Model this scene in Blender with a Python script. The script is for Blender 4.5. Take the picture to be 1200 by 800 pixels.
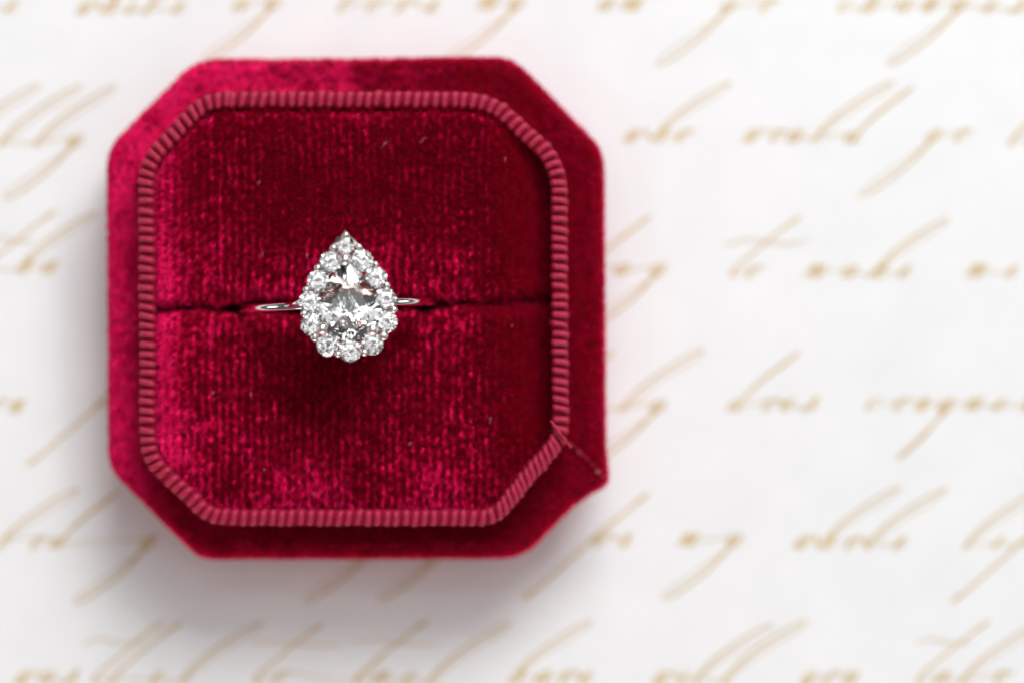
import bpy, bmesh, math, random
import numpy as np
from mathutils import Vector, Matrix

random.seed(7)
rng = np.random.default_rng(11)
sc = bpy.context.scene
for o in list(bpy.data.objects):
    bpy.data.objects.remove(o)
sc.unit_settings.scale_length = 0.01          # one unit is one centimetre

# ------------------------------------------------------------------ camera
PX = 0.009                                    # centimetres per photo pixel at the ribbon's height
Z0 = 2.4                                      # height of the ribbon
DIST = 40.0
ZG = 0.82                                     # height of the paper's face in these coordinates
H = Z0 + DIST
cam_d = bpy.data.cameras.new('camera')
cam = bpy.data.objects.new('camera', cam_d)
sc.collection.objects.link(cam)
sc.camera = cam
cam.location = (0, 0, H)
cam_d.sensor_width = 36
cam_d.lens = 36 * DIST / (1200 * PX)
cam_d.clip_start = 1
cam_d.clip_end = 500
cam_d.dof.use_dof = True
cam_d.dof.focus_distance = H - 2.95
APERTURE = 2.45                                # lens opening in centimetres
cam_d.dof.aperture_fstop = cam_d.lens * 1e-3 / APERTURE

# ------------------------------------------------------------------ world, lamps, exposure
w = bpy.data.worlds.new('World')
sc.world = w
w.use_nodes = True
w.node_tree.nodes['Background'].inputs[0].default_value = (0.96, 0.98, 1.0, 1)
w.node_tree.nodes['Background'].inputs[1].default_value = 0.11


def area(name, loc, target, sx, sy, power, col):
    d = bpy.data.lights.new(name, 'AREA')
    d.shape = 'RECTANGLE'
    d.size, d.size_y = sx, sy
    d.energy = power
    d.color = col
    o = bpy.data.objects.new(name, d)
    sc.collection.objects.link(o)
    o.location = loc
    o.rotation_euler = (Vector(target) - Vector(loc)).to_track_quat('-Z', 'Y').to_euler()
    return o


area('window_light', (18, 59, 57), (0, 0, 1), 50, 32, 76000, (0.985, 0.99, 1.0))
for az, el, sz, rad in ((-15, 56, 11, 2.2), (5, 62, 12, 2.2), (35, 60, 12, 2.2), (65, 66, 12, 2.2), (95, 62, 12, 2.2), (120, 66, 12, 2.2), (145, 62, 9, 2.2),
                        (178, 60, 8, 2.2), (205, 64, 8, 2.2), (240, 60, 6, 1.6), (285, 62, 6, 1.6), (325, 58, 8, 2.2), (30, 76, 7, 2.2), (150, 77, 7, 2.2),
                        (270, 77, 6, 2.2)):
    a_, e_ = math.radians(az), math.radians(el)
    area('sparkle_lamp', (62 * math.cos(e_) * math.cos(a_), 62 * math.cos(e_) * math.sin(a_), 62 * math.sin(e_)), (-1.5, .3, 3), sz * .85, sz * .85,
         math.pi * sz * sz * rad * .95, (1, 1, 1))  # added lamps that give the stones bright facets
area('overhead_fill', (2, 6, 76), (-1.5, .3, 3), 40, 36, 3900, (1, 1, 1))  # added overhead lamp to brighten the stones and the band
area('left_band_fill', (-64, 2, 17), (-1.6, .3, 3), 26, 14, 3300, (1, 1, 1))  # added low lamp, brightens the band's left side
area('right_band_fill', (62, 4, 17), (-1.6, .3, 3), 26, 14, 3300, (1, 1, 1))  # matching added lamp for the band's right side
area('front_fill', (-4, -69, 11), (-1.6, 0, 1), 60, 18, 27000, (1, .74, .66))
sc.view_settings.view_transform = 'Standard'
sc.view_settings.look = 'None'
sc.view_settings.exposure = -0.11
sc.view_settings.gamma = 1
sc.view_settings.use_curve_mapping = False
sc.render.engine = 'CYCLES'
sc.cycles.use_denoising = True
sc.cycles.max_bounces = 16
sc.cycles.transmission_bounces = 14
sc.cycles.glossy_bounces = 6
sc.cycles.diffuse_bounces = 4
sc.cycles.caustics_refractive = False
sc.cycles.caustics_reflective = True
sc.cycles.blur_glossy = 0.3
sc.cycles.sample_clamp_indirect = 6


# ------------------------------------------------------------------ helpers
def P(px, py, z=Z0):
    """photo pixel to a place in the scene at a given height"""
    k = PX * (H - z) / DIST
    return np.array([(px - 600) * k, (400 - py) * k, z])


def new_obj(name, me, parent=None, mat=None, smooth=False):
    o = bpy.data.objects.new(name, me)
    sc.collection.objects.link(o)
    if mat and not me.materials:
        me.materials.append(mat)
    if smooth:
        me.polygons.foreach_set('use_smooth', [True] * len(me.polygons))
    if parent:
        o.parent = parent
        o.matrix_parent_inverse = Matrix.Translation(-Vector(parent['origin'])) if 'origin' in parent else Matrix.Identity(4)
    return o


def mesh(verts, faces):
    me = bpy.data.meshes.new('m')
    me.from_pydata([tuple(map(float, v)) for v in verts], [], [tuple(int(i) for i in f) for f in faces])
    me.update()
    return me


def thing(name, loc, label, cat):
    o = bpy.data.objects.new(name, None)
    sc.collection.objects.link(o)
    o.location = loc
    o['origin'] = [float(v) for v in loc]
    o['label'] = label
    o['category'] = cat
    o.empty_display_size = 0.5
    return o


def material(name, **kw):
    m = bpy.data.materials.new(name)
    m.use_nodes = True
    b = m.node_tree.nodes['Principled BSDF']
    for k, v in kw.items():
        b.inputs[k.replace('_', ' ')].default_value = v
    return m, m.node_tree, b


def noise(nt, scale, detail=2, rough=0.5, stretch=None):
    tc = nt.nodes.new('ShaderNodeTexCoord')
    n = nt.nodes.new('ShaderNodeTexNoise')
    n.inputs['Scale'].default_value = scale
    n.inputs['Detail'].default_value = detail
    n.inputs['Roughness'].default_value = rough
    if stretch:
        mp = nt.nodes.new('ShaderNodeMapping')
        mp.inputs['Scale'].default_value = stretch
        nt.links.new(tc.outputs['Object'], mp.inputs['Vector'])
        nt.links.new(mp.outputs[0], n.inputs['Vector'])
    else:
        nt.links.new(tc.outputs['Object'], n.inputs['Vector'])
    return n


def ramp(nt, src, stops):
    r = nt.nodes.new('ShaderNodeValToRGB')
    el = r.color_ramp.elements
    while len(el) < len(stops):
        el.new(0.5)
    for e, (p, c) in zip(el, stops):
        e.position = p
        e.color = (*c, 1)
    nt.links.new(src, r.inputs[0])
    return r


def bump(nt, b, src, strength, dist):
    n = nt.nodes.new('ShaderNodeBump')
    n.inputs['Strength'].default_value = strength
    n.inputs['Distance'].default_value = dist
    nt.links.new(src, n.inputs['Height'])
    nt.links.new(n.outputs[0], b.inputs['Normal'])


# ------------------------------------------------------------------ materials
M = {}
M['paper'], nt, b = material('cotton paper', Roughness=0.85, Specular_IOR_Level=0.2)
n = noise(nt, 1.3, 4, 0.6)
r = ramp(nt, n.outputs[0], [(0.3, (0.84, 0.845, 0.85)), (0.7, (0.885, 0.885, 0.885))])
nt.links.new(r.outputs[0], b.inputs['Base Color'])
n = noise(nt, 16, 4, 0.65)
bump(nt, b, n.outputs[0], 0.25, 0.02)

M['ink'], nt, b = material('gold ink', Roughness=0.6, Specular_IOR_Level=0.3)
n = noise(nt, 7, 3)
r = ramp(nt, n.outputs[0], [(0.3, (0.57, 0.36, 0.08)), (0.7, (0.68, 0.48, 0.16))])
nt.links.new(r.outputs[0], b.inputs['Base Color'])

M['ground_cloth'], nt, b = material('velvet ground cloth', Roughness=0.9, Specular_IOR_Level=0.15)
b.inputs['Base Color'].default_value = (0.12, 0.0006, 0.010, 1)

M['bright_wall_pile'], nt, b = material('brightened wall pile', Roughness=0.9, Specular_IOR_Level=0.15)
b.inputs['Base Color'].default_value = (0.78, 0.005, 0.080, 1)  # velvet colour brightened for the wall fibres, to redden the shadow on the paper

M['pile'], nt, b = material('velvet pile', Roughness=0.40, Specular_IOR_Level=0.3, Metallic=0.85)
b.inputs['Sheen Weight'].default_value = 0.0
b.inputs['Sheen Roughness'].default_value = 0.35
b.inputs['Sheen Tint'].default_value = (1.0, 0.12, 0.30, 1)
n = noise(nt, 9, 3)
r = ramp(nt, n.outputs[0], [(0.3, (0.80, 0.0020, 0.088)), (0.7, (0.95, 0.016, 0.180))])
nt.links.new(r.outputs[0], b.inputs['Base Color'])

M['ribbon'], nt, b = material('grosgrain ribbon', Roughness=0.5, Specular_IOR_Level=0.25)
n = noise(nt, 34, 2, 0.5)
r = ramp(nt, n.outputs[0], [(0.3, (0.34, 0.011, 0.041)), (0.75, (0.50, 0.034, 0.084))])
nt.links.new(r.outputs[0], b.inputs['Base Color'])
bump(nt, b, n.outputs[0], 0.5, 0.01)

M['ribbon_dark'], nt, b = material('ribbon weft', Roughness=0.8, Specular_IOR_Level=0.1)
b.inputs['Base Color'].default_value = (0.24, 0.004, 0.024, 1)

M['thread'], nt, b = material('pale seam thread', Roughness=0.5)
b.inputs['Base Color'].default_value = (0.62, 0.20, 0.26, 1)

M['lint'], nt, b = material('lint', Roughness=0.6)
b.inputs['Base Color'].default_value = (0.62, 0.40, 0.42, 1)

M['gold'], nt, b = material('polished white gold', Metallic=1.0, Roughness=0.09)
b.inputs['Base Color'].default_value = (0.86, 0.83, 0.80, 1)

M['gem'] = bpy.data.materials.new('diamond')
M['gem'].use_nodes = True
nt = M['gem'].node_tree
nt.nodes.clear()
out = nt.nodes.new('ShaderNodeOutputMaterial')
g = nt.nodes.new('ShaderNodeBsdfGlass')
g.inputs['IOR'].default_value = 2.12
g.inputs['Roughness'].default_value = 0.0
g.inputs['Color'].default_value = (0.99, 0.99, 0.99, 1)
nt.links.new(g.outputs[0], out.inputs[0])


# ------------------------------------------------------------------ the paper and its writing
def paper():
    x0, x1, y0, y1 = -24, 24, -18, 18
    nx, ny = 60, 45
    vs, fs = [], []
    for j in range(ny + 1):
        for i in range(nx + 1):
            x = x0 + (x1 - x0) * i / nx
            y = y0 + (y1 - y0) * j / ny
            vs.append((x, y, ZG))
    for j in range(ny):
        for i in range(nx):
            a = j * (nx + 1) + i
            fs.append((a, a + 1, a + nx + 2, a + nx + 1))
    n0 = len(vs)
    ring = [i for i in range(nx + 1)] + [j * (nx + 1) + nx for j in range(1, ny + 1)] + \
           [ny * (nx + 1) + i for i in range(nx - 1, -1, -1)] + [j * (nx + 1) for j in range(ny - 1, 0, -1)]
    for k in ring:
        vs.append((vs[k][0], vs[k][1], ZG - 0.035))
    L = len(ring)
    for k in range(L):
        k2 = (k + 1) % L
        fs.append((ring[k2], ring[k], n0 + k, n0 + k2))
    fs.append(tuple(n0 + k for k in range(L - 1, -1, -1)))
    o = new_obj('paper_sheet', mesh(vs, fs), None, M['paper'])
    o['label'] = 'white paper sheet printed with gold cursive writing beneath the ring box'
    o['category'] = 'paper'
    return o


sheet = paper()

ASC = 68
G = {
    'a': [(8, 10), (2, 9), (0, 4), (3, 0), (8, 6), (9, 10), (9, 2), (12, 0), (16, 4)],
    'o': [(6, 11), (1, 8), (0, 3), (4, 0), (8, 4), (7, 10), (10, 9), (15, 9)],
    'e': [(0, 3), (6, 6), (6, 10), (2, 9), (1, 3), (5, 0), (12, 4)],
    'n': [(0, 8), (3, 11), (2, 0), (3, 6), (8, 11), (9, 9), (8, 1), (11, 0), (15, 4)],
    'm': [(0, 8), (3, 11), (2, 0), (3, 6), (8, 11), (9, 0), (10, 6), (15, 11), (16, 9), (15, 1), (18, 0), (22, 4)],
    'u': [(0, 9), (2, 11), (1, 2), (4, 0), (9, 6), (10, 11), (9, 2), (12, 0), (16, 4)],
    'w': [(0, 9), (2, 11), (1, 2), (4, 0), (8, 8), (9, 11), (8, 2), (11, 0), (15, 8), (15, 11), (19, 9)],
    'r': [(0, 5), (3, 12), (4, 9), (8, 10), (7, 2), (10, 0), (14, 4)],
    's': [(0, 2), (6, 12), (8, 5), (6, 0), (1, 1), (10, 2), (14, 5)],
    'v': [(0, 9), (3, 11), (3, 1), (5, 0), (10, 8), (10, 11), (14, 9)],
    'c': [(9, 9), (6, 11), (1, 8), (0, 3), (4, 0), (12, 4)],
    'i': [(0, 4), (3, 11), (2, 2), (5, 0), (10, 4)],
    'y': [(0, 9), (2, 11), (1, 3), (4, 1), (9, 6), (10, 11), (8, 0), (6, -30), (2, -56), (-7, -60), (-12, -50), (-4, -22), (6, -4), (18, 5)],
    'g': [(8, 10), (2, 9), (0, 4), (3, 0), (8, 6), (9, 10), (7, 0), (5, -30), (1, -56), (-8, -60), (-13, -50), (-5, -22), (5, -4), (17, 5)],
    'q': [(8, 10), (2, 9), (0, 4), (3, 0), (8, 6), (9, 10), (9, 0), (12, -30), (14, -50), (11, -52), (8, -40), (10, -8), (17, 5)],
    'h': [(0, 4), (14, 36), (22, 55), (17, ASC), (8, 58), (2, 30), (1, 0), (3, 7), (8, 11), (9, 8), (8, 1), (12, 0), (16, 4)],
    'k': [(0, 4), (14, 36), (22, 55), (17, ASC), (8, 58), (2, 30), (1, 0), (4, 6), (10, 11), (9, 6), (4, 6), (9, 1), (13, 0), (17, 4)],
    'l': [(0, 4), (15, 36), (23, 55), (17, ASC), (8, 58), (1, 30), (0, 5), (3, 0), (10, 4)],
    'b': [(0, 4), (15, 36), (23, 55), (17, ASC), (8, 58), (1, 30), (0, 5), (4, 0), (9, 5), (6, 10), (14, 9)],
    'd': [(8, 10), (2, 9), (0, 4), (3, 0), (8, 6), (10, 30), (11, 62), (9, 60), (8, 30), (9, 3), (12, 0), (16, 4)],
    't': [(0, 4), (5, 40), (6, ASC), (4, ASC - 8), (1, 10), (2, 2), (5, 0), (10, 4)],
    'f': [(0, 4), (10, 40), (13, ASC - 14), (9, ASC - 12), (3, 0), (-3, -54), (-6, -57), (-5, -40), (2, 1), (10, 5)],
}


def catmull(pts, n=7):
    pts = np.array(pts, float)
    p = np.vstack([2 * pts[0] - pts[1], pts, 2 * pts[-1] - pts[-2]])
    res = []
    for i in range(1, len(p) - 2):
        for k in range(n):
            t = k / n
            res.append(0.5 * ((2 * p[i]) + (p[i + 1] - p[i - 1]) * t + (2 * p[i - 1] - 5 * p[i] + 4 * p[i + 1] - p[i + 2]) * t * t
                              + (-p[i - 1] + 3 * p[i] - 3 * p[i + 1] + p[i + 2]) * t ** 3))
    res.append(p[-2])
    return np.array(res)


def ribbon_strip(vs, fs, pts, z0):
    c = catmull(pts)
    d = np.gradient(c, axis=0)
    ln = np.linalg.norm(d, axis=1, keepdims=True) + 1e-9
    t = d / ln
    nrm = np.stack([-t[:, 1], t[:, 0]], 1)
    down = np.clip(-t[:, 1], 0, 1)                 # pen pressed on down strokes (y up here)
    wd = 1.15 + 2.4 * down ** 1.3
    wd = np.convolve(np.pad(wd, 2, mode='edge'), np.ones(5) / 5, 'valid')
    base = len(vs)
    for i in range(len(c)):
        for s in (-1, 1):
            q = c[i] + s * nrm[i] * wd[i] * 0.5
            p = P(q[0], -q[1], ZG)
            vs.append((p[0], p[1], ZG + z0 + 0.00002 * i))
    for i in range(len(c) - 1):
        a = base + 2 * i
        fs.append((a, a + 2, a + 3, a + 1))


def word(base, letters, bars=()):
    """letters: (glyph, x of its foot) in photo pixels on the paper; one joined pen line"""
    pts = []
    for ch, x in letters:
        jx, jy = random.uniform(-.8, .8), random.uniform(-.8, .8)
        for gx, gy in G[ch]:
            gy2 = gy * (1 + 0.03 * math.sin(x)) * (1.3 if abs(gy) <= 12 else 1.03)
            pts.append((x + gx + .74 * gy2 + .0055 * gy2 * abs(gy2) + jx - 4, -(base) + gy2 + jy))
    vs, fs = [], []
    ribbon_strip(vs, fs, pts, 0.003)
    for (xa, ya, xb, yb) in bars:
        xm, ym = (xa + xb) / 2, (ya + yb) / 2
        ribbon_strip(vs, fs, [(xa, -ya - 4), ((xa + xm) / 2, -ym + 3), (xm, -ym), ((xb + xm) / 2, -ym - 2), (xb, -yb + 2)], 0.009)
    new_obj('handwritten_word', mesh(vs, fs), sheet, M['ink'])


# row at the top edge
word(14, [('n', -24), ('e', 8)])
word(16, [('w', 92), ('h', 122), ('i', 150), ('l', 172), ('e', 205)])
word(12, [('a', 276), ('y', 312)])
word(14, [('l', 398), ('o', 432), ('v', 465), ('e', 503)])
word(12, [('m', 560), ('y', 598)])
word(12, [('a', 703), ('m', 730)])
word(14, [('g', 848), ('o', 893)])
word(14, [('c', 985), ('h', 1012), ('a', 1052), ('n', 1082), ('g', 1118), ('e', 1155), ('s', 1186)])
# second row
word(172, [('l', -48), ('l', 2), ('l', 44), ('y', 80)])
word(166, [('w', 733), ('h', 766), ('o', 795)])
word(167, [('w', 873), ('o', 905), ('u', 925), ('l', 955), ('d', 992)])
word(166, [('g', 1088), ('o', 1122)])
word(170, [('l', 1185), ('e', 1222)])
# third row
word(320, [('t', -18), ('h', 22), ('a', 52)], [(-14, 279, 40, 284)])
word(323, [('d', 680), ('a', 722), ('y', 764)])
word(325, [('t', 858), ('o', 876)], [(850, 284, 946, 284)])
word(325, [('m', 945), ('a', 990), ('k', 1022), ('e', 1056)])
word(325, [('m', 1133), ('e', 1180)])
# fourth row
word(482, [('o', -10), ('n', 12)])
word(482, [('f', 108), ('o', 140)])
word(482, [('t', 640), ('l', 730), ('y', 764)])
word(480, [('d', 856), ('o', 897), ('e', 918), ('s', 944)])
word(480, [('c', 1018), ('o', 1050), ('n', 1074), ('q', 1102), ('u', 1134), ('e', 1166), ('r', 1196)])
# fifth row
word(642, [('b', 0), ('o', 38), ('d', 62), ('y', 166)])
word(642, [('m', 400), ('y', 436)])
word(642, [('a', 480), ('g', 520)])
word(640, [('f', 688), ('o', 700), ('r', 725)])
word(640, [('m', 795), ('y', 852)])
word(642, [('w', 932), ('h', 962), ('o', 994), ('l', 1018), ('e', 1050)])
word(642, [('l', 1132), ('i', 1165), ('f', 1190), ('e', 1216)])
# last row
word(800, [('w', 20), ('a', 48), ('s', 76)])
word(800, [('t', 110), ('t', 132), ('e', 178), ('l', 214)], [(98, 750, 168, 752)])
word(800, [('t', 300), ('o', 324), ('t', 416), ('a', 440), ('e', 474), ('l', 505)], [(296, 750, 400, 758), (412, 748, 512, 756)])
word(800, [('h', 598), ('a', 630), ('v', 656), ('e', 682)])
word(800, [('w', 768), ('i', 796), ('l', 816), ('l', 850)])
word(800, [('y', 940), ('o', 968), ('u', 990)])
word(800, [('t', 1076), ('a', 1098), ('l', 1128), ('o', 1168)], [(1074, 748, 1138, 754)])


# ------------------------------------------------------------------ outlines
def round_poly(pts, rad, n=7):
    """corner-rounded closed outline in photo pixels"""
    pts = [np.array(p, float) for p in pts]
    res = []
    for i, p in enumerate(pts):
        a, c = pts[i - 1], pts[(i + 1) % len(pts)]
        r = rad[i] if isinstance(rad, (list, tuple)) else rad
        if r == 0:
            res.append(p)
            continue
        u = (a - p) / np.linalg.norm(a - p)
        v = (c - p) / np.linalg.norm(c - p)
        d = min(r, 0.45 * np.linalg.norm(a - p), 0.45 * np.linalg.norm(c - p))
        A, C = p + u * d, p + v * d
        for k in range(n + 1):
            t = k / n
            res.append((1 - t) ** 2 * A + 2 * t * (1 - t) * p + t * t * C)
    return np.array(res)


CX, CY = 416.0, 361.0


def polar(poly, N):
    """radius of a star-shaped outline about the box's middle, at N even angles"""
    q = poly - np.array([CX, CY])
    res = np.zeros((N, 2))
    for k in range(N):
        th = 2 * math.pi * k / N
        d = np.array([math.cos(th), -math.sin(th)])
        best = 0
        for i in range(len(q)):
            a, b2 = q[i], q[(i + 1) % len(q)]
            e = b2 - a
            den = d[0] * e[1] - d[1] * e[0]
            if abs(den) < 1e-12:
                continue
            t = (a[0] * e[1] - a[1] * e[0]) / den
            s = (a[0] * d[1] - a[1] * d[0]) / den
            if t > 0 and -1e-9 <= s <= 1 + 1e-9:
                best = max(best, t)
        res[k] = best * d
    return res + np.array([CX, CY])


OUT = [(230, 71), (127, 174), (129, 545), (235, 652), (603, 651), (706, 548), (705, 177), (599, 70)]
OUT_TIP = [(230, 71), (127, 174), (129, 545), (235, 652), (600, 651), (622, 641), (648, 612), (672, 589), (694, 575), (711, 566), (707, 520),
           (705, 177), (599, 70)]
TRIM = [(240, 117), (171, 192), (173, 536), (247, 606), (580, 606), (657, 512), (655, 192), (574, 117)]
out_loop = round_poly(OUT, 22)
tip_loop = round_poly(OUT_TIP, [22, 22, 18, 14, 22, 10, 14, 14, 10, 3, 20, 22, 22])
trim_loop = round_poly(TRIM, [26, 24, 24, 20, 18, 16, 30, 34], 10)

BASE = P(CX, CY, ZG)
box = thing('ring_box', (BASE[0], BASE[1], ZG), 'open crimson velvet octagonal ring box with ribbed ribbon rim on the paper', 'ring box')


def resample(loop, step):
    L = np.vstack([loop, loop[:1]])
    seg = np.linalg.norm(np.diff(L, axis=0), axis=1)
    s = np.concatenate([[0], np.cumsum(seg)])
    n = int(round(s[-1] / step))
    t = np.linspace(0, s[-1], n, endpoint=False)
    return np.stack([np.interp(t, s, L[:, 0]), np.interp(t, s, L[:, 1])], 1)


# ------------------------------------------------------------------ outer body of the box
N = 720
ZL = 1.9                                       # height of the ledge
po, pt, pi_ = polar(out_loop, N), polar(tip_loop, N), polar(trim_loop, N)
WO = np.array([P(*q, ZL)[:2] for q in po])
WT = np.array([P(*q, ZL)[:2] for q in pt])
WI = np.array([P(*q, Z0)[:2] for q in pi_])
wc = P(CX, CY, ZL)[:2]


def shrink(a, d):
    v = a - wc
    r = np.linalg.norm(v, axis=1, keepdims=True)
    return wc + v * (1 - d / r)


rings = []
for z, d in ((ZG, 0.05), (ZG + .03, 0.02), (1.05, 0.015), (1.25, 0.01), (1.5, 0.0)):
    rings.append((shrink(WO, d + 0.02), z))
for z, f in ((1.66, .5), (1.76, 1.0)):
    rings.append((shrink(WO * (1 - f) + WT * f, 0.012 if f == 1 else .02), z))
for k in range(1, 5):
    a = k / 4 * math.pi / 2
    rings.append((shrink(WT, 0.09 * (1 - math.cos(a))), 1.81 + 0.09 * math.sin(a)))
for f in (0.2, 0.35, 0.5, 0.65, 0.8):
    rings.append((shrink(WT, 0.09) * (1 - f) + shrink(WI, -0.06) * f, ZL - 0.02 * math.sin(f * math.pi)))
rings.append((shrink(WI, -0.06), ZL))
rings.append((shrink(WI, -0.05), ZL + 0.25))
rings.append((shrink(WI, -0.02), Z0 - 0.04))
rings.append((shrink(WI, 0.05), Z0 - 0.04))
rings.append((shrink(WI, 0.07), ZL - 0.1))
rings.append((shrink(WI, 1.8), ZL - 0.2))
vs = [(q[0], q[1], z) for r_, z in rings for q in r_]
fs = []
for j in range(len(rings) - 1):
    for k in range(N):
        k2 = (k + 1) % N
        fs.append((j * N + k, j * N + k2, (j + 1) * N + k2, (j + 1) * N + k))
fs.append(tuple(range(N - 1, -1, -1)))
fs.append(tuple((len(rings) - 1) * N + k for k in range(N)))
body = new_obj('box_body', mesh(vs, fs), box, M['ground_cloth'], True)


# ------------------------------------------------------------------ velvet pile: short fibres standing in the cloth
def value_noise(x, y, s, seed):
    r2 = np.random.default_rng(seed)
    tab = r2.random((64, 64))
    x, y = x / s + 100, y / s + 100
    xi, yi = np.floor(x).astype(int), np.floor(y).astype(int)
    fx, fy = x - xi, y - yi
    fx, fy = fx * fx * (3 - 2 * fx), fy * fy * (3 - 2 * fy)
    a = tab[xi % 64, yi % 64] * (1 - fx) + tab[(xi + 1) % 64, yi % 64] * fx
    b2 = tab[xi % 64, (yi + 1) % 64] * (1 - fx) + tab[(xi + 1) % 64, (yi + 1) % 64] * fx
    return (a * (1 - fy) + b2 * fy) * 2 - 1


def pile(name, parent, pos, nrm, lean, length, radius, mat='pile'):
    n = len(pos)
    ax = nrm + lean
    ax /= np.linalg.norm(ax, axis=1, keepdims=True)
    ref = rng.normal(size=(n, 3))
    u = np.cross(ax, ref)
    u /= np.linalg.norm(u, axis=1, keepdims=True)
    v = np.cross(ax, u)
    length = np.broadcast_to(length, (n,))[:, None]
    co = np.zeros((n, 6, 3))
    for k in range(3):
        a = 2 * math.pi * k / 3
        off = math.cos(a) * u + math.sin(a) * v
        co[:, k] = pos + radius * off
        co[:, k + 3] = pos + ax * length + .45 * radius * off
    idx = (np.arange(n) * 6)[:, None, None] + np.array([[0, 1, 4, 3], [1, 2, 5, 4], [2, 0, 3, 5]])[None]
    me = bpy.data.meshes.new('m')
    me.vertices.add(6 * n)
    me.vertices.foreach_set('co', co.reshape(-1))
    me.loops.add(12 * n)
    me.loops.foreach_set('vertex_index', idx.reshape(-1).astype(np.int32))
    me.polygons.add(3 * n)
    me.polygons.foreach_set('loop_start', np.arange(0, 12 * n, 4, dtype=np.int32))
    me.polygons.foreach_set('use_smooth', np.ones(3 * n, bool))
    me.update(calc_edges=True)
    o = new_obj(name, me, parent, M[mat])
    o['kind'] = 'stuff'
    return o


def loft_samples(js, n):
    """random places on the body's surface between consecutive rings"""
    R3 = [np.column_stack([r_, np.full(N, z)]) for r_, z in rings]
    pos, nr, kk, ff = [], [], [], []
    areas = []
    for j in js:
        a, b2 = R3[j], R3[j + 1]
        e = np.roll(a, -1, 0) - a
        areas.append(np.linalg.norm(np.cross(e, b2 - a), axis=1))
    A = np.concatenate(areas)
    pick = rng.choice(len(A), n, p=A / A.sum())
    jj, k = np.array(js)[pick // N], pick % N
    R3 = np.array(R3)
    s, t = rng.random((n, 1)), rng.random((n, 1))
    k2 = (k + 1) % N
    a, a2, b1, b2 = R3[jj, k], R3[jj, k2], R3[jj + 1, k], R3[jj + 1, k2]
    p = (a * (1 - s) + a2 * s) * (1 - t) + (b1 * (1 - s) + b2 * s) * t
    nn = np.cross(a2 - a, b1 - a)
    nn /= np.linalg.norm(nn, axis=1, keepdims=True)
    return p, nn


# ledge and rounded rim
p, nn = loft_samples(list(range(6, 16)), 60000)
rel = p[:, :2] - wc
fx = rel[:, 0] / 2.6
n1 = value_noise(p[:, 0], p[:, 1], .22, 3)
n2 = value_noise(p[:, 0], p[:, 1], .07, 4)
lean = np.zeros_like(p)
lean[:, 0] = -0.9 * np.clip(-fx * 1.2, 0, 1) - .1 + 0.4 * n1
lean[:, 1] = -1.9 + 2.2 * np.clip(fx + .45, 0, 1) + (0.6 * n1 + 0.7 * n2) * (1 - .6 * np.clip(fx, 0, 1))
yb = np.clip((-rel[:, 1] / 2.6 - .84) / .06, 0, 1) * .85            # upright along the lower side
lean[:, 1] = lean[:, 1] * (1 - yb) + .35 * yb
lean += rng.normal(scale=.3, size=p.shape)
pile('ledge_pile', body, p, nn, lean, rng.uniform(.035, .06, len(p)), .0048)
# side walls
p, nn = loft_samples(list(range(1, 6)), 85000)
lean = np.zeros_like(p)
lean[:, 2] = -.6 + .4 * value_noise(p[:, 0] + p[:, 1], p[:, 2], .2, 9)
lean += rng.normal(scale=.3, size=p.shape)
pile('wall_pile', body, p, nn, lean, rng.uniform(.04, .06, len(p)), .009, 'bright_wall_pile')

# ------------------------------------------------------------------ seam at the corner where the cloth ends
sv, sf = [], []


def tube(vs, fs, pts, rad, seg=6):
    pts = np.array(pts, float)
    d = np.gradient(pts, axis=0)
    d /= np.linalg.norm(d, axis=1, keepdims=True) + 1e-12
    base = len(vs)
    rad = np.broadcast_to(rad, (len(pts),))
    for i, q in enumerate(pts):
        ref = np.array([0, 0, 1.0]) if abs(d[i][2]) < .9 else np.array([1.0, 0, 0])
        u = np.cross(d[i], ref)
        u /= np.linalg.norm(u)
        v = np.cross(d[i], u)
        for k in range(seg):
            a = 2 * math.pi * k / seg
            vs.append(q + rad[i] * (math.cos(a) * u + math.sin(a) * v))
    for i in range(len(pts) - 1):
        for k in range(seg):
            k2 = (k + 1) % seg
            fs.append((base + i * seg + k, base + i * seg + k2, base + (i + 1) * seg + k2, base + (i + 1) * seg + k))
    fs.append(tuple(base + k for k in range(seg - 1, -1, -1)))
    fs.append(tuple(base + (len(pts) - 1) * seg + k for k in range(seg)))


s0, s1 = P(668, 519, ZL), P(709, 562, ZL)
pts = []
for k in range(25):
    t = k / 24
    q = s0 * (1 - t) + s1 * t
    pts.append(q + np.array([.02 * math.sin(t * 3.1), 0, .03 + .012 * math.sin(k * 1.9)]))
tube(sv, sf, pts, [.016 + .008 * math.sin(k * 1.4) for k in range(25)])
new_obj('cloth_seam', mesh(sv, sf), box, M['ribbon_dark'], True)
sv, sf = [], []
for k in range(16):
    t = random.random()
    if 0.05 < t < .12 or 0.35 < t < .75:
        continue
    q = s0 * (1 - t) + s1 * t + np.array([0, 0, .045])
    d = np.array([random.uniform(-.03, .05), random.uniform(-.03, .03), random.uniform(0, .03)])
    tube(sv, sf, [q - d * .4, q + d * .3 + np.array([0, 0, .01]), q + d], [.006, .006, .003], 4)
new_obj('frayed_thread', mesh(sv, sf), box, M['thread'], True)['kind'] = 'stuff'

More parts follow.
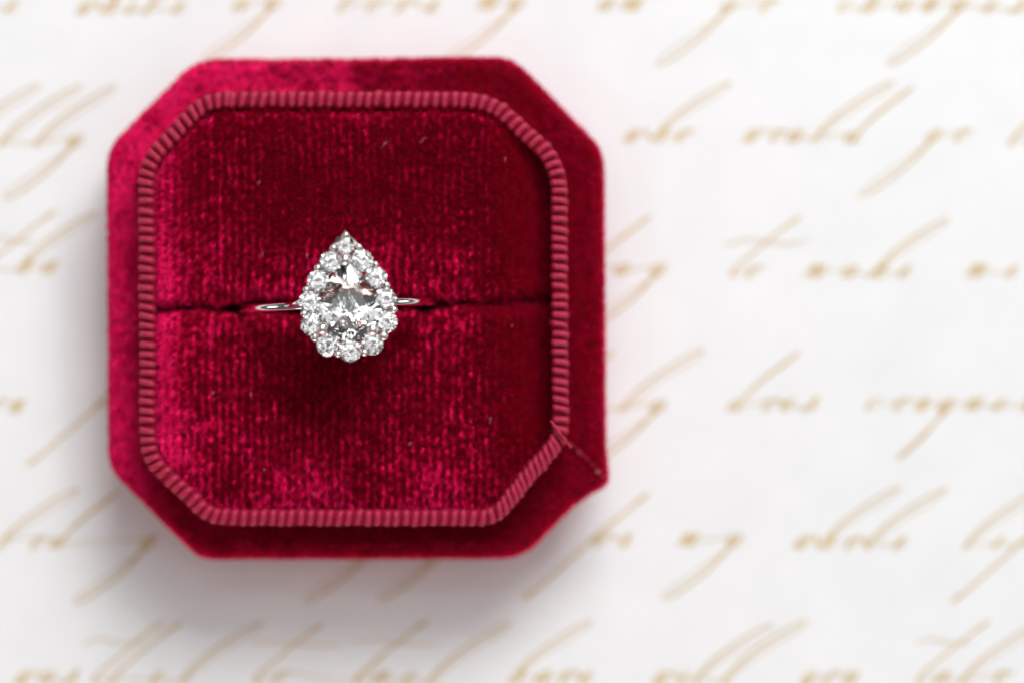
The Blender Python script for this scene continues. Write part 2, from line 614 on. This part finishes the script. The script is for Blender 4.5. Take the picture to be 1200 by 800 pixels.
# ------------------------------------------------------------------ ribbon round the rim, rib by rib
tl = resample(trim_loop, 4.0)
tw = np.array([P(*q, Z0) for q in tl])
n_t = len(tw)
tang = np.roll(tw, -1, 0) - np.roll(tw, 1, 0)
tang /= np.linalg.norm(tang, axis=1, keepdims=True)
side = np.cross(tang, [0, 0, 1.0])
prof = [(-.092, -.22), (-.094, 0), (-.086, .045), (-.05, .068), (0, .074), (.05, .068), (.086, .045), (.094, 0), (.094, -.22)]
vs, fs = [], []
for i in range(n_t):
    for a, z in prof:
        vs.append(tw[i] + side[i] * a * .93 + np.array([0, 0, z - .085]))
m = len(prof)
for i in range(n_t):
    i2 = (i + 1) % n_t
    for k in range(m - 1):
        fs.append((i * m + k, i * m + k + 1, i2 * m + k + 1, i2 * m + k))
ribbon = new_obj('ribbon_rim', mesh(vs, fs), box, M['ribbon_dark'], True)


def rib_mesh(width, skew=0.0, nu=5, nv=9):
    vs, fs = [], []
    for j in range(nv):
        a = math.pi * (j / (nv - 1)) - math.pi / 2         # over the rim from side to side
        ca, sa = math.cos(a), math.sin(a)
        y = .092 * math.copysign(abs(sa) ** .75, sa)
        z = .092 * max(ca, 0) ** .55
        if j in (0, nv - 1):
            z = -.14
        elif j in (1, nv - 2):
            z = .035
        for i in range(nu):
            t = i / (nu - 1) * 2 - 1
            drop = 1 - math.sqrt(max(0, 1 - (t * .97) ** 2))
            yy = y - math.copysign(.016 * drop, y) if abs(y) > .05 else y
            vs.append((t * width * .5 + skew * y, yy, z - .05 * drop - .05))
    for j in range(nv - 1):
        for i in range(nu - 1):
            a = j * nu + i
            fs.append((a, a + 1, a + nu + 1, a + nu))
    me = mesh(vs, fs)
    me.materials.append(M['ribbon'])
    me.polygons.foreach_set('use_smooth', [True] * len(me.polygons))
    return me


rib_plain = [rib_mesh(.069, s) for s in (.06, .12, .18)]
rib_skew = rib_mesh(.072, .50)
PITCH = 11.2
L = np.vstack([trim_loop, trim_loop[:1]])
seg = np.linalg.norm(np.diff(L, axis=0), axis=1)
S = np.concatenate([[0], np.cumsum(seg)])
s = 0.0
while s < S[-1] - 5:
    q = np.array([np.interp(s, S, L[:, 0]), np.interp(s, S, L[:, 1])])
    q2 = np.array([np.interp(s + 3, S, L[:, 0]), np.interp(s + 3, S, L[:, 1])])
    q0 = np.array([np.interp(s - 3, S, L[:, 0]), np.interp(s - 3, S, L[:, 1])])
    d = q2 - q0
    ang = math.atan2(-d[1], d[0])
    on_br = q[0] > 578 and 508 < q[1] and q[0] + q[1] > 1160
    me = rib_skew if on_br else random.choice(rib_plain)
    o = bpy.data.objects.new('rib', me)
    sc.collection.objects.link(o)
    o.parent = ribbon
    wq = P(q[0], q[1], Z0)
    jit = rng.normal(scale=.004, size=3)
    o.location = (wq[0] + jit[0], wq[1] + jit[1], Z0 + jit[2] + (.012 if on_br else 0))
    o.rotation_euler = (rng.normal(scale=.03), 0, ang + rng.normal(scale=.03))
    s += (8.6 if on_br else PITCH) * (1 + rng.normal(scale=.03))
# the ribbon's cut end, lapped over itself at the corner
ev, ef = [], []
e0, e1 = P(645, 492, Z0), P(669, 524, Z0)
pts = [e0 * (1 - t) + e1 * t + np.array([0, 0, .02 + .055 * math.sin(math.pi * (0.15 + .7 * t))]) for t in np.linspace(0, 1, 12)]
tube(ev, ef, pts, [.010 + .006 * math.sin(k) ** 2 for k in range(12)], 6)
new_obj('ribbon_end', mesh(ev, ef), box, M['ribbon'], True)

# ------------------------------------------------------------------ the two cushion pads and the slit between them
inner = np.array([P(*q, Z0)[:2] for q in resample(trim_loop, 6.0)])


def slit_y(x):
    """height of the slit's line across the cushion, scene coordinates"""
    px = x / PX + 600
    py = np.interp(px, [160, 280, 400, 510, 560, 660], [359.5, 360, 358, 355, 354, 354])
    return (400 - py) * PX + .012 * np.sin(x * 9.0) + .008 * np.sin(x * 23.0 + 1)


def slit_gap(x):
    px = x / PX + 600
    g_ = np.interp(px, [160, 255, 285, 330, 480, 505, 530, 660], [.5, 1.4, 7.5, 7.5, 7.0, 6.0, 1.5, 1.2])
    return g_ * PX


def inside_dist(x, y):
    """distance in from the ribbon's middle line (negative outside)"""
    d = np.full(x.shape, 1e9)
    ins = np.zeros(x.shape, bool)
    n_ = len(inner)
    for i in range(n_):
        a, b2 = inner[i], inner[(i + 1) % n_]
        e = b2 - a
        t = np.clip(((x - a[0]) * e[0] + (y - a[1]) * e[1]) / (e @ e), 0, 1)
        d = np.minimum(d, np.hypot(x - a[0] - t * e[0], y - a[1] - t * e[1]))
        cond = ((a[1] > y) != (b2[1] > y)) & (x < e[0] * (y - a[1]) / (e[1] + 1e-15) + a[0])
        ins ^= cond
    return np.where(ins, d, -d)


gx0, gx1 = inner[:, 0].min(), inner[:, 0].max()
gy0, gy1 = inner[:, 1].min(), inner[:, 1].max()
NX = NY = 200
GX, GY = np.meshgrid(np.linspace(gx0, gx1, NX), np.linspace(gy0, gy1, NY), indexing='ij')
GD = inside_dist(GX, GY)


def bil(F, x, y):
    u = np.clip((x - gx0) / (gx1 - gx0) * (NX - 1), 0, NX - 1.001)
    v = np.clip((y - gy0) / (gy1 - gy0) * (NY - 1), 0, NY - 1.001)
    i, j = u.astype(int), v.astype(int)
    fu, fv = u - i, v - j
    return F[i, j] * (1 - fu) * (1 - fv) + F[i + 1, j] * fu * (1 - fv) + F[i, j + 1] * (1 - fu) * fv + F[i + 1, j + 1] * fu * fv


def pad_z(x, y, up):
    d = bil(GD, x, y)
    e = np.clip(d / .55, 0, 1)
    z = 2.20 + .17 * np.sqrt(np.clip(1 - (1 - e) ** 2, 0, 1))
    z = np.where(d < 0.14, z - (.14 - d) * 1.3, z)
    px = x / PX + 600
    z = z - .42 * np.clip((px - 572) / 75, 0, 1) ** 1.8              # the cushion sinks along its right side
    t = (y - slit_y(x)) * (1 if up else -1) - slit_gap(x)
    rr = .17 if up else .20
    tt = np.clip(t / rr, 0, 1)
    z = z - rr * 1.1 * (1 - np.sqrt(np.clip(1 - (1 - tt) ** 2, 0, 1)))
    z = z + (.015 if up else 0) + .012 * value_noise(x, y, .9, 21) + .006 * value_noise(x, y, .3, 22)
    return z, t, d


def make_pad(up):
    nx, ny = 120, 70
    xs = np.linspace(gx0, gx1, nx)
    vs, fs, ok = [], [], []
    for i in range(nx):
        x = xs[i]
        ys0 = slit_y(x) + (slit_gap(x) if up else -slit_gap(x))
        ys1 = gy1 if up else gy0
        for j in range(ny + 1):
            if j == 0:
                vs.append((x, float(ys0), 1.72))
                ok.append(True)
                continue
            f = ((j - 1) / (ny - 1)) ** 1.6
            y = ys0 * (1 - f) + ys1 * f
            z, t, d = pad_z(np.array([x]), np.array([y]), up)
            vs.append((x, float(y), float(z[0])))
            ok.append(float(d[0]) > -.04)
    for i in range(nx - 1):
        for j in range(ny):
            q = (i * (ny + 1) + j, (i + 1) * (ny + 1) + j, (i + 1) * (ny + 1) + j + 1, i * (ny + 1) + j + 1)
            if all(ok[k] for k in q):
                fs.append(q if up else q[::-1])
    me = mesh(vs, fs)
    o = new_obj('cushion_pad', me, box, M['ground_cloth'], True)
    # pile set in rows of tufts that run up and down the cushion
    col, row = .0855, .056
    n = 200000
    x = rng.uniform(gx0, gx1, n)
    y = rng.uniform(gy0, gy1, n)
    z, t, d = pad_z(x, y, up)
    keep = (t > 0) & (d > .115)
    x, y = x[keep], y[keep]
    # gather fibres loosely into tufts
    wob = .022 * value_noise(x, y, .8, 5) + .012 * value_noise(x, y, .2, 15)
    ph = np.cos((x + wob) / col * 2 * math.pi)
    x = x + .010 * np.sin((x + wob) / col * 2 * math.pi) * -1 * (.6 + .6 * value_noise(x, y, .5, 8))
    h1 = .5 + .5 * value_noise(x, y * .8, .031, 41)
    h2 = .5 + .36 * value_noise(x, y * .8, .029, 42) + .14 * value_noise(x, y, .012, 43) + .17 * ph
    z, t, d = pad_z(x, y, up)
    ok2 = t > .012
    x, y, z, t, d, h1, h2 = (q_[ok2] for q_ in (x, y, z, t, d, h1, h2))
    e_ = .01
    zx = (pad_z(x + e_, y, up)[0] - pad_z(x - e_, y, up)[0]) / (2 * e_)
    zy = (pad_z(x, y + e_, up)[0] - pad_z(x, y - e_, up)[0]) / (2 * e_)
    zx, zy = np.clip(zx, -2.5, 2.5), np.clip(zy, -2.5, 2.5)
    nn = np.column_stack([-zx, -zy, np.ones_like(x)])
    nn /= np.linalg.norm(nn, axis=1, keepdims=True)
    pxs, pys = x / PX + 600, 400 - y / PX
    big = value_noise(x, y, .75, 31)
    mid = value_noise(x, y, .28, 32)
    # nap: brushed flat along the left, top and bottom margins and the slit, upright towards the right
    heat = .47 + .22 * np.clip((300 - pxs) / 110, 0, 1) + .40 * np.clip((222 - pxs) / 25, 0, 1) + .26 * np.clip((pys - 470) / 80, 0, 1) + .3 * np.clip((146 - pys) / 10, 0, 1)
    heat += .20 * np.exp(-((pys - 322) / 34) ** 2) + .16 * np.exp(-((pys - 372) / 16) ** 2) - .65 * np.clip((pxs - 550) / 70, 0, 1)
    heat += -.10 * np.exp(-((pxs - 330) / 80) ** 2 - ((pys - 205) / 45) ** 2) + .19 * big + .13 * mid
    hot = np.clip(h2 * 1.45 + heat - .95, 0, 1)
    lean = np.zeros((len(x), 3))
    lean[:, 0] = -.05 - .7 * np.clip((255 - pxs) / 60, 0, 1) + .9 * (h1 - .5) * (.2 + hot) + .1 * mid
    lean[:, 1] = .24 + .25 * (h1 - .5) - 2.0 * hot
    upright = np.clip((pxs - 570) / 60, 0, 1)
    lean[:, 0] -= .45 * upright
    lean[:, 1] += .25 * upright
    near = np.clip(1 - t / .10, 0, 1)
    lean[:, 1] += near * (.3 if up else -.5)
    lean += rng.normal(scale=.16, size=lean.shape)
    pos = np.column_stack([x, y, z + .022 * hot])
    ln = (.070 - .022 * hot + .02 * h1) * (1 - .5 * near) * rng.uniform(.7, 1.1, len(x))
    pile('velvet_pile', o, pos, nn, lean, ln, .0040)
    # a few stray pale fibres
    spots = [(303, 215), (308, 298), (450, 170), (495, 165), (592, 187), (360, 300)] if up else \
            [(368, 578), (250, 460), (294, 462), (600, 382), (397, 594), (310, 550), (575, 492), (480, 520)]
    lv, lf = [], []
    for (lx, ly) in spots:
        c = P(lx, ly, 2.42)
        a = random.uniform(-1.5, 1.5)
        ll = random.choice([.015, .02, .03, .06])
        pts = []
        for k in range(6):
            u = k / 5 - .5
            xx, yy = c[0] + ll * u * math.cos(a) * 1.6, c[1] + ll * u * math.sin(a) + .02 * math.sin(u * 5)
            zz = float(pad_z(np.array([xx]), np.array([yy]), up)[0][0]) + .05 + .01 * math.cos(u * 6)
            pts.append((xx, yy, zz))
        tube(lv, lf, pts, .0026, 4)
    new_obj('lint', mesh(lv, lf), o, M['lint'], True)['kind'] = 'stuff'
    return o


make_pad(True)
make_pad(False)

# ------------------------------------------------------------------ the ring
ZH = 3.28                                      # height of the halo's girdles
K = PX * (H - ZH) / DIST                       # centimetres per photo pixel there
head = P(409, 352, ZH)
ring_c = np.array([P(396.5, 357.5, 2.3)[0], P(396.5, 357.5, 2.3)[1], 1.98])
Rm = 1.07
ring = thing('engagement_ring', (ring_c[0], ring_c[1], ring_c[2] - Rm), 'silver ring with pear shaped diamond and halo standing in the cushion slit', 'ring')

# band: a closed hoop, narrower towards the head
yaw = math.radians(2.5)
bv, bf = [], []
NB, MB_ = 160, 12
for i in range(NB):
    a = 2 * math.pi * i / NB
    top = max(0, math.sin(a))
    wy = .052 - .010 * top ** 3
    wr = .042
    for k in range(MB_):
        b2 = 2 * math.pi * k / MB_
        cy, cr = math.cos(b2), math.sin(b2)
        yy = wy * math.copysign(abs(cy) ** .95, cy)
        rr = Rm + wr * math.copysign(abs(cr) ** .95, cr)
        X, Zz = rr * math.cos(a), rr * math.sin(a)
        bv.append((ring_c[0] + X * math.cos(yaw) - yy * math.sin(yaw), ring_c[1] + X * math.sin(yaw) + yy * math.cos(yaw), ring_c[2] + Zz))
for i in range(NB):
    i2 = (i + 1) % NB
    for k in range(MB_):
        k2 = (k + 1) % MB_
        bf.append((i * MB_ + k, i2 * MB_ + k, i2 * MB_ + k2, i * MB_ + k2))
band = new_obj('band', mesh(bv, bf), ring, M['gold'], True)
bm = bmesh.new()
bm.from_mesh(band.data)
bmesh.ops.recalc_face_normals(bm, faces=bm.faces)
bm.to_mesh(band.data)
bm.free()


def gem_mesh(Rfun, depth, crown, table=.56, n=8, keel=()):
    """faceted brilliant over an outline radius Rfun(angle); girdle at z = 0"""
    pts = []
    st = 2 * math.pi / n

    def add(a, rho, z):
        r_ = Rfun(a) * rho
        pts.append((r_ * math.cos(a), r_ * math.sin(a), z))
    for k in range(n):
        add(k * st, table, crown)
        add((k + .5) * st, .80, crown * .56)
    for k in range(2 * n):
        add(k * st / 2, 1.0, .02 * depth)
        add(k * st / 2, 1.0, -.02 * depth)
    for k in range(n):
        add((k + .5) * st, .52, -depth * .56)
        add(k * st, .24, -depth * .83)
    pts.append((0, 0, -depth))
    for rho, f in keel:                       # ridge of the pavilion running towards a pear's point
        add(0.0, rho, -depth * f)
    bm = bmesh.new()
    for q in pts:
        bm.verts.new(q)
    r_ = bmesh.ops.convex_hull(bm, input=bm.verts)
    junk = [e for e in r_['geom_interior'] + r_['geom_unused'] if isinstance(e, bmesh.types.BMVert)]
    bmesh.ops.delete(bm, geom=list(set(junk)), context='VERTS')
    bmesh.ops.dissolve_limit(bm, angle_limit=math.radians(.6), verts=bm.verts, edges=bm.edges)
    bmesh.ops.recalc_face_normals(bm, faces=bm.faces)
    me = bpy.data.meshes.new('m')
    bm.to_mesh(me)
    bm.free()
    me.materials.append(M['gem'])
    return me


STONES = [(404, 287), (424.2, 305.5), (440.5, 325.7), (451.5, 350.5), (452.5, 377), (436.2, 402.5), (410.5, 411), (384, 404.3), (365.5, 380.5),
          (363, 354.5), (373, 330), (387.5, 307.5)]
RS = 13.3 * K
small = gem_mesh(lambda a: RS, RS * .86, RS * .32)
for i, (sx, sy) in enumerate(STONES):
    o = bpy.data.objects.new('halo_stone', small)
    sc.collection.objects.link(o)
    o.parent = ring
    o.matrix_parent_inverse = Matrix.Translation(-Vector(ring['origin']))
    q = P(sx, sy, ZH)
    o.location = q
    k_ = .92 if i == 0 else 1.0
    o.scale = (k_, k_, 1)
    o.rotation_euler = (rng.normal(scale=.05), rng.normal(scale=.05), rng.uniform(0, 6))

# centre stone: pear outline
ctr = np.array([409.6, 366.0])
axis_t = math.atan2(399 - 306, -(411 - 404.5)) - math.pi / 2       # lean of the pear's axis
RW, TIP = 37.0, 61.0


def pear_outline():
    res = []
    for k in range(0, 91):
        a = math.pi + math.pi * k / 90
        res.append((RW * math.cos(a), (33.5) * math.sin(a)))
    up = []
    for k in range(1, 60):
        t = k / 60
        up.append((RW * (1 - t ** 1.85) ** .98, TIP * t))
    res += up + [(0, TIP)] + [(-x, y) for x, y in up[::-1]]
    return np.array(res)


po_ = pear_outline()
pa = np.unwrap(np.arctan2(po_[:, 1], po_[:, 0]))
pr = np.hypot(po_[:, 0], po_[:, 1])


def pear_R(a):
    a0 = pa[0]
    a = (a - a0) % (2 * math.pi) + a0
    return float(np.interp(a, np.append(pa, pa[0] + 2 * math.pi), np.append(pr, pr[0]))) * K


me = gem_mesh(lambda a: pear_R(a + math.pi / 2), .27, .09, .60, 10, ((.22, .985), (.46, .93)))
ZC = ZH + .075
o = new_obj('centre_stone', me, ring)
o['label'] = 'large pear shaped diamond in the middle of the halo'
qc = P(ctr[0], ctr[1], ZC)
o.location = qc
o.rotation_euler = (0, 0, math.pi / 2 + math.radians(3.2))

# metal under and between the stones
sv, sf = [], []


loop_h = np.array([P(sx, sy, ZH) for sx, sy in STONES])
cen = loop_h.mean(0)
lp = catmull(np.vstack([loop_h, loop_h[:1]]), 6)
for sc_, zz, rr in ((1.06, ZH - .17, .020), (.88, ZH - .25, .024)):
    ring_pts = cen + (lp - cen) * sc_
    ring_pts[:, 2] = zz
    tube(sv, sf, ring_pts, rr, 8)
for k in range(0, len(lp) - 1, 6):
    a, b2 = cen + (lp[k] - cen) * 1.06, cen + (lp[k] - cen) * .88
    tube(sv, sf, [(a[0], a[1], ZH - .17), (b2[0], b2[1], ZH - .25)], .016, 6)
new_obj('halo_setting', mesh(sv, sf), ring, M['gold'], True)


def prism(name, pxs, z0, z1, mat, z_ref):
    pts = [P(x, y, z_ref) for x, y in pxs]
    bm = bmesh.new()
    lo = [bm.verts.new((p[0], p[1], z0)) for p in pts]
    hi = [bm.verts.new((p[0], p[1], z1)) for p in pts]
    bm.faces.new(hi)
    bm.faces.new(lo[::-1])
    for i in range(len(pts)):
        j = (i + 1) % len(pts)
        bm.faces.new((lo[i], lo[j], hi[j], hi[i]))
    bmesh.ops.recalc_face_normals(bm, faces=bm.faces)
    bmesh.ops.bevel(bm, geom=[e for e in bm.edges], offset=.009, segments=2, affect='EDGES', profile=.6)
    me = bpy.data.meshes.new('m')
    bm.to_mesh(me)
    bm.free()
    return new_obj(name, me, ring, mat)


prism('pointed_tip', [(404.3, 270.5), (426, 290.5), (421, 295.5), (415, 289), (404.5, 278.5), (394, 289), (389.5, 296), (384.5, 292.5)],
      ZH - .16, ZH + .01, M['gold'], ZH)
# gallery rail that carries the centre stone, and the bridge down to the band
gv, gf = [], []
rail = []
for k in range(48):
    a = 2 * math.pi * k / 48
    r_ = pear_R(a) * .80
    th = a + math.radians(3.2)
    rail.append((qc[0] + r_ * math.cos(th), qc[1] + r_ * math.sin(th), ZH - .12))
rail.append(rail[0])
tube(gv, gf, rail, .03, 8)
for sgn in (-1, 1):
    hx = .40 * sgn
    tube(gv, gf, [(ring_c[0] + hx * 1.35, ring_c[1] + hx * 1.35 * math.tan(yaw), ring_c[2] + math.sqrt(Rm ** 2 - (hx * 1.35) ** 2)),
                  (head[0] + hx * 1.1, head[1] - .0, ZH - .16), (head[0] + hx * .7, head[1], ZH - .14)], [.036, .034, .03], 8)
new_obj('gallery', mesh(gv, gf), ring, M['gold'], True)


def dome_mesh(r_, hgt, stem, seg=14, rings_=6):
    vs, fs = [], []
    for j in range(rings_):
        a = j / rings_ * math.pi / 2
        for k in range(seg):
            b2 = 2 * math.pi * k / seg
            vs.append((r_ * math.cos(a) * math.cos(b2), r_ * math.cos(a) * math.sin(b2), hgt * math.sin(a)))
    for k in range(seg):
        b2 = 2 * math.pi * k / seg
        vs.append((r_ * .8 * math.cos(b2), r_ * .8 * math.sin(b2), -stem))
    vs.append((0, 0, hgt))
    for j in range(rings_ - 1):
        for k in range(seg):
            k2 = (k + 1) % seg
            fs.append((j * seg + k, j * seg + k2, (j + 1) * seg + k2, (j + 1) * seg + k))
    for k in range(seg):
        k2 = (k + 1) % seg
        fs.append(((rings_ - 1) * seg + k, (rings_ - 1) * seg + k2, len(vs) - 1))
        fs.append((rings_ * seg + k, rings_ * seg + k2, k2, k))
    me = mesh(vs, fs)
    me.materials.append(M['gold'])
    me.polygons.foreach_set('use_smooth', [True] * len(me.polygons))
    return me


bead = dome_mesh(5.0 * K, 4.6 * K, .15)
BEADS = [(405.5, 275.5), (420.3, 289.5), (391, 290.5), (440, 310), (453, 334.5), (461.5, 363), (449.5, 393.5), (427, 412.5), (396, 414.5), (369, 395),
         (356.5, 367.5), (359, 339.5), (372.5, 314)]
for (bx, by) in BEADS:
    o = bpy.data.objects.new('bead_prong', bead)
    sc.collection.objects.link(o)
    o.parent = ring
    o.matrix_parent_inverse = Matrix.Translation(-Vector(ring['origin']))
    o.location = P(bx, by, ZH + .01)
    f = random.uniform(.85, 1.1)
    o.scale = (f, f, 1)
claw = dome_mesh(7.4 * K, 7.6 * K, .30)
for (bx, by) in [(404.5, 304.3), (377.8, 385), (436.6, 386.2)]:
    o = bpy.data.objects.new('claw_prong', claw)
    sc.collection.objects.link(o)
    o.parent = ring
    o.matrix_parent_inverse = Matrix.Translation(-Vector(ring['origin']))
    o.location = P(bx, by, ZC + .06)
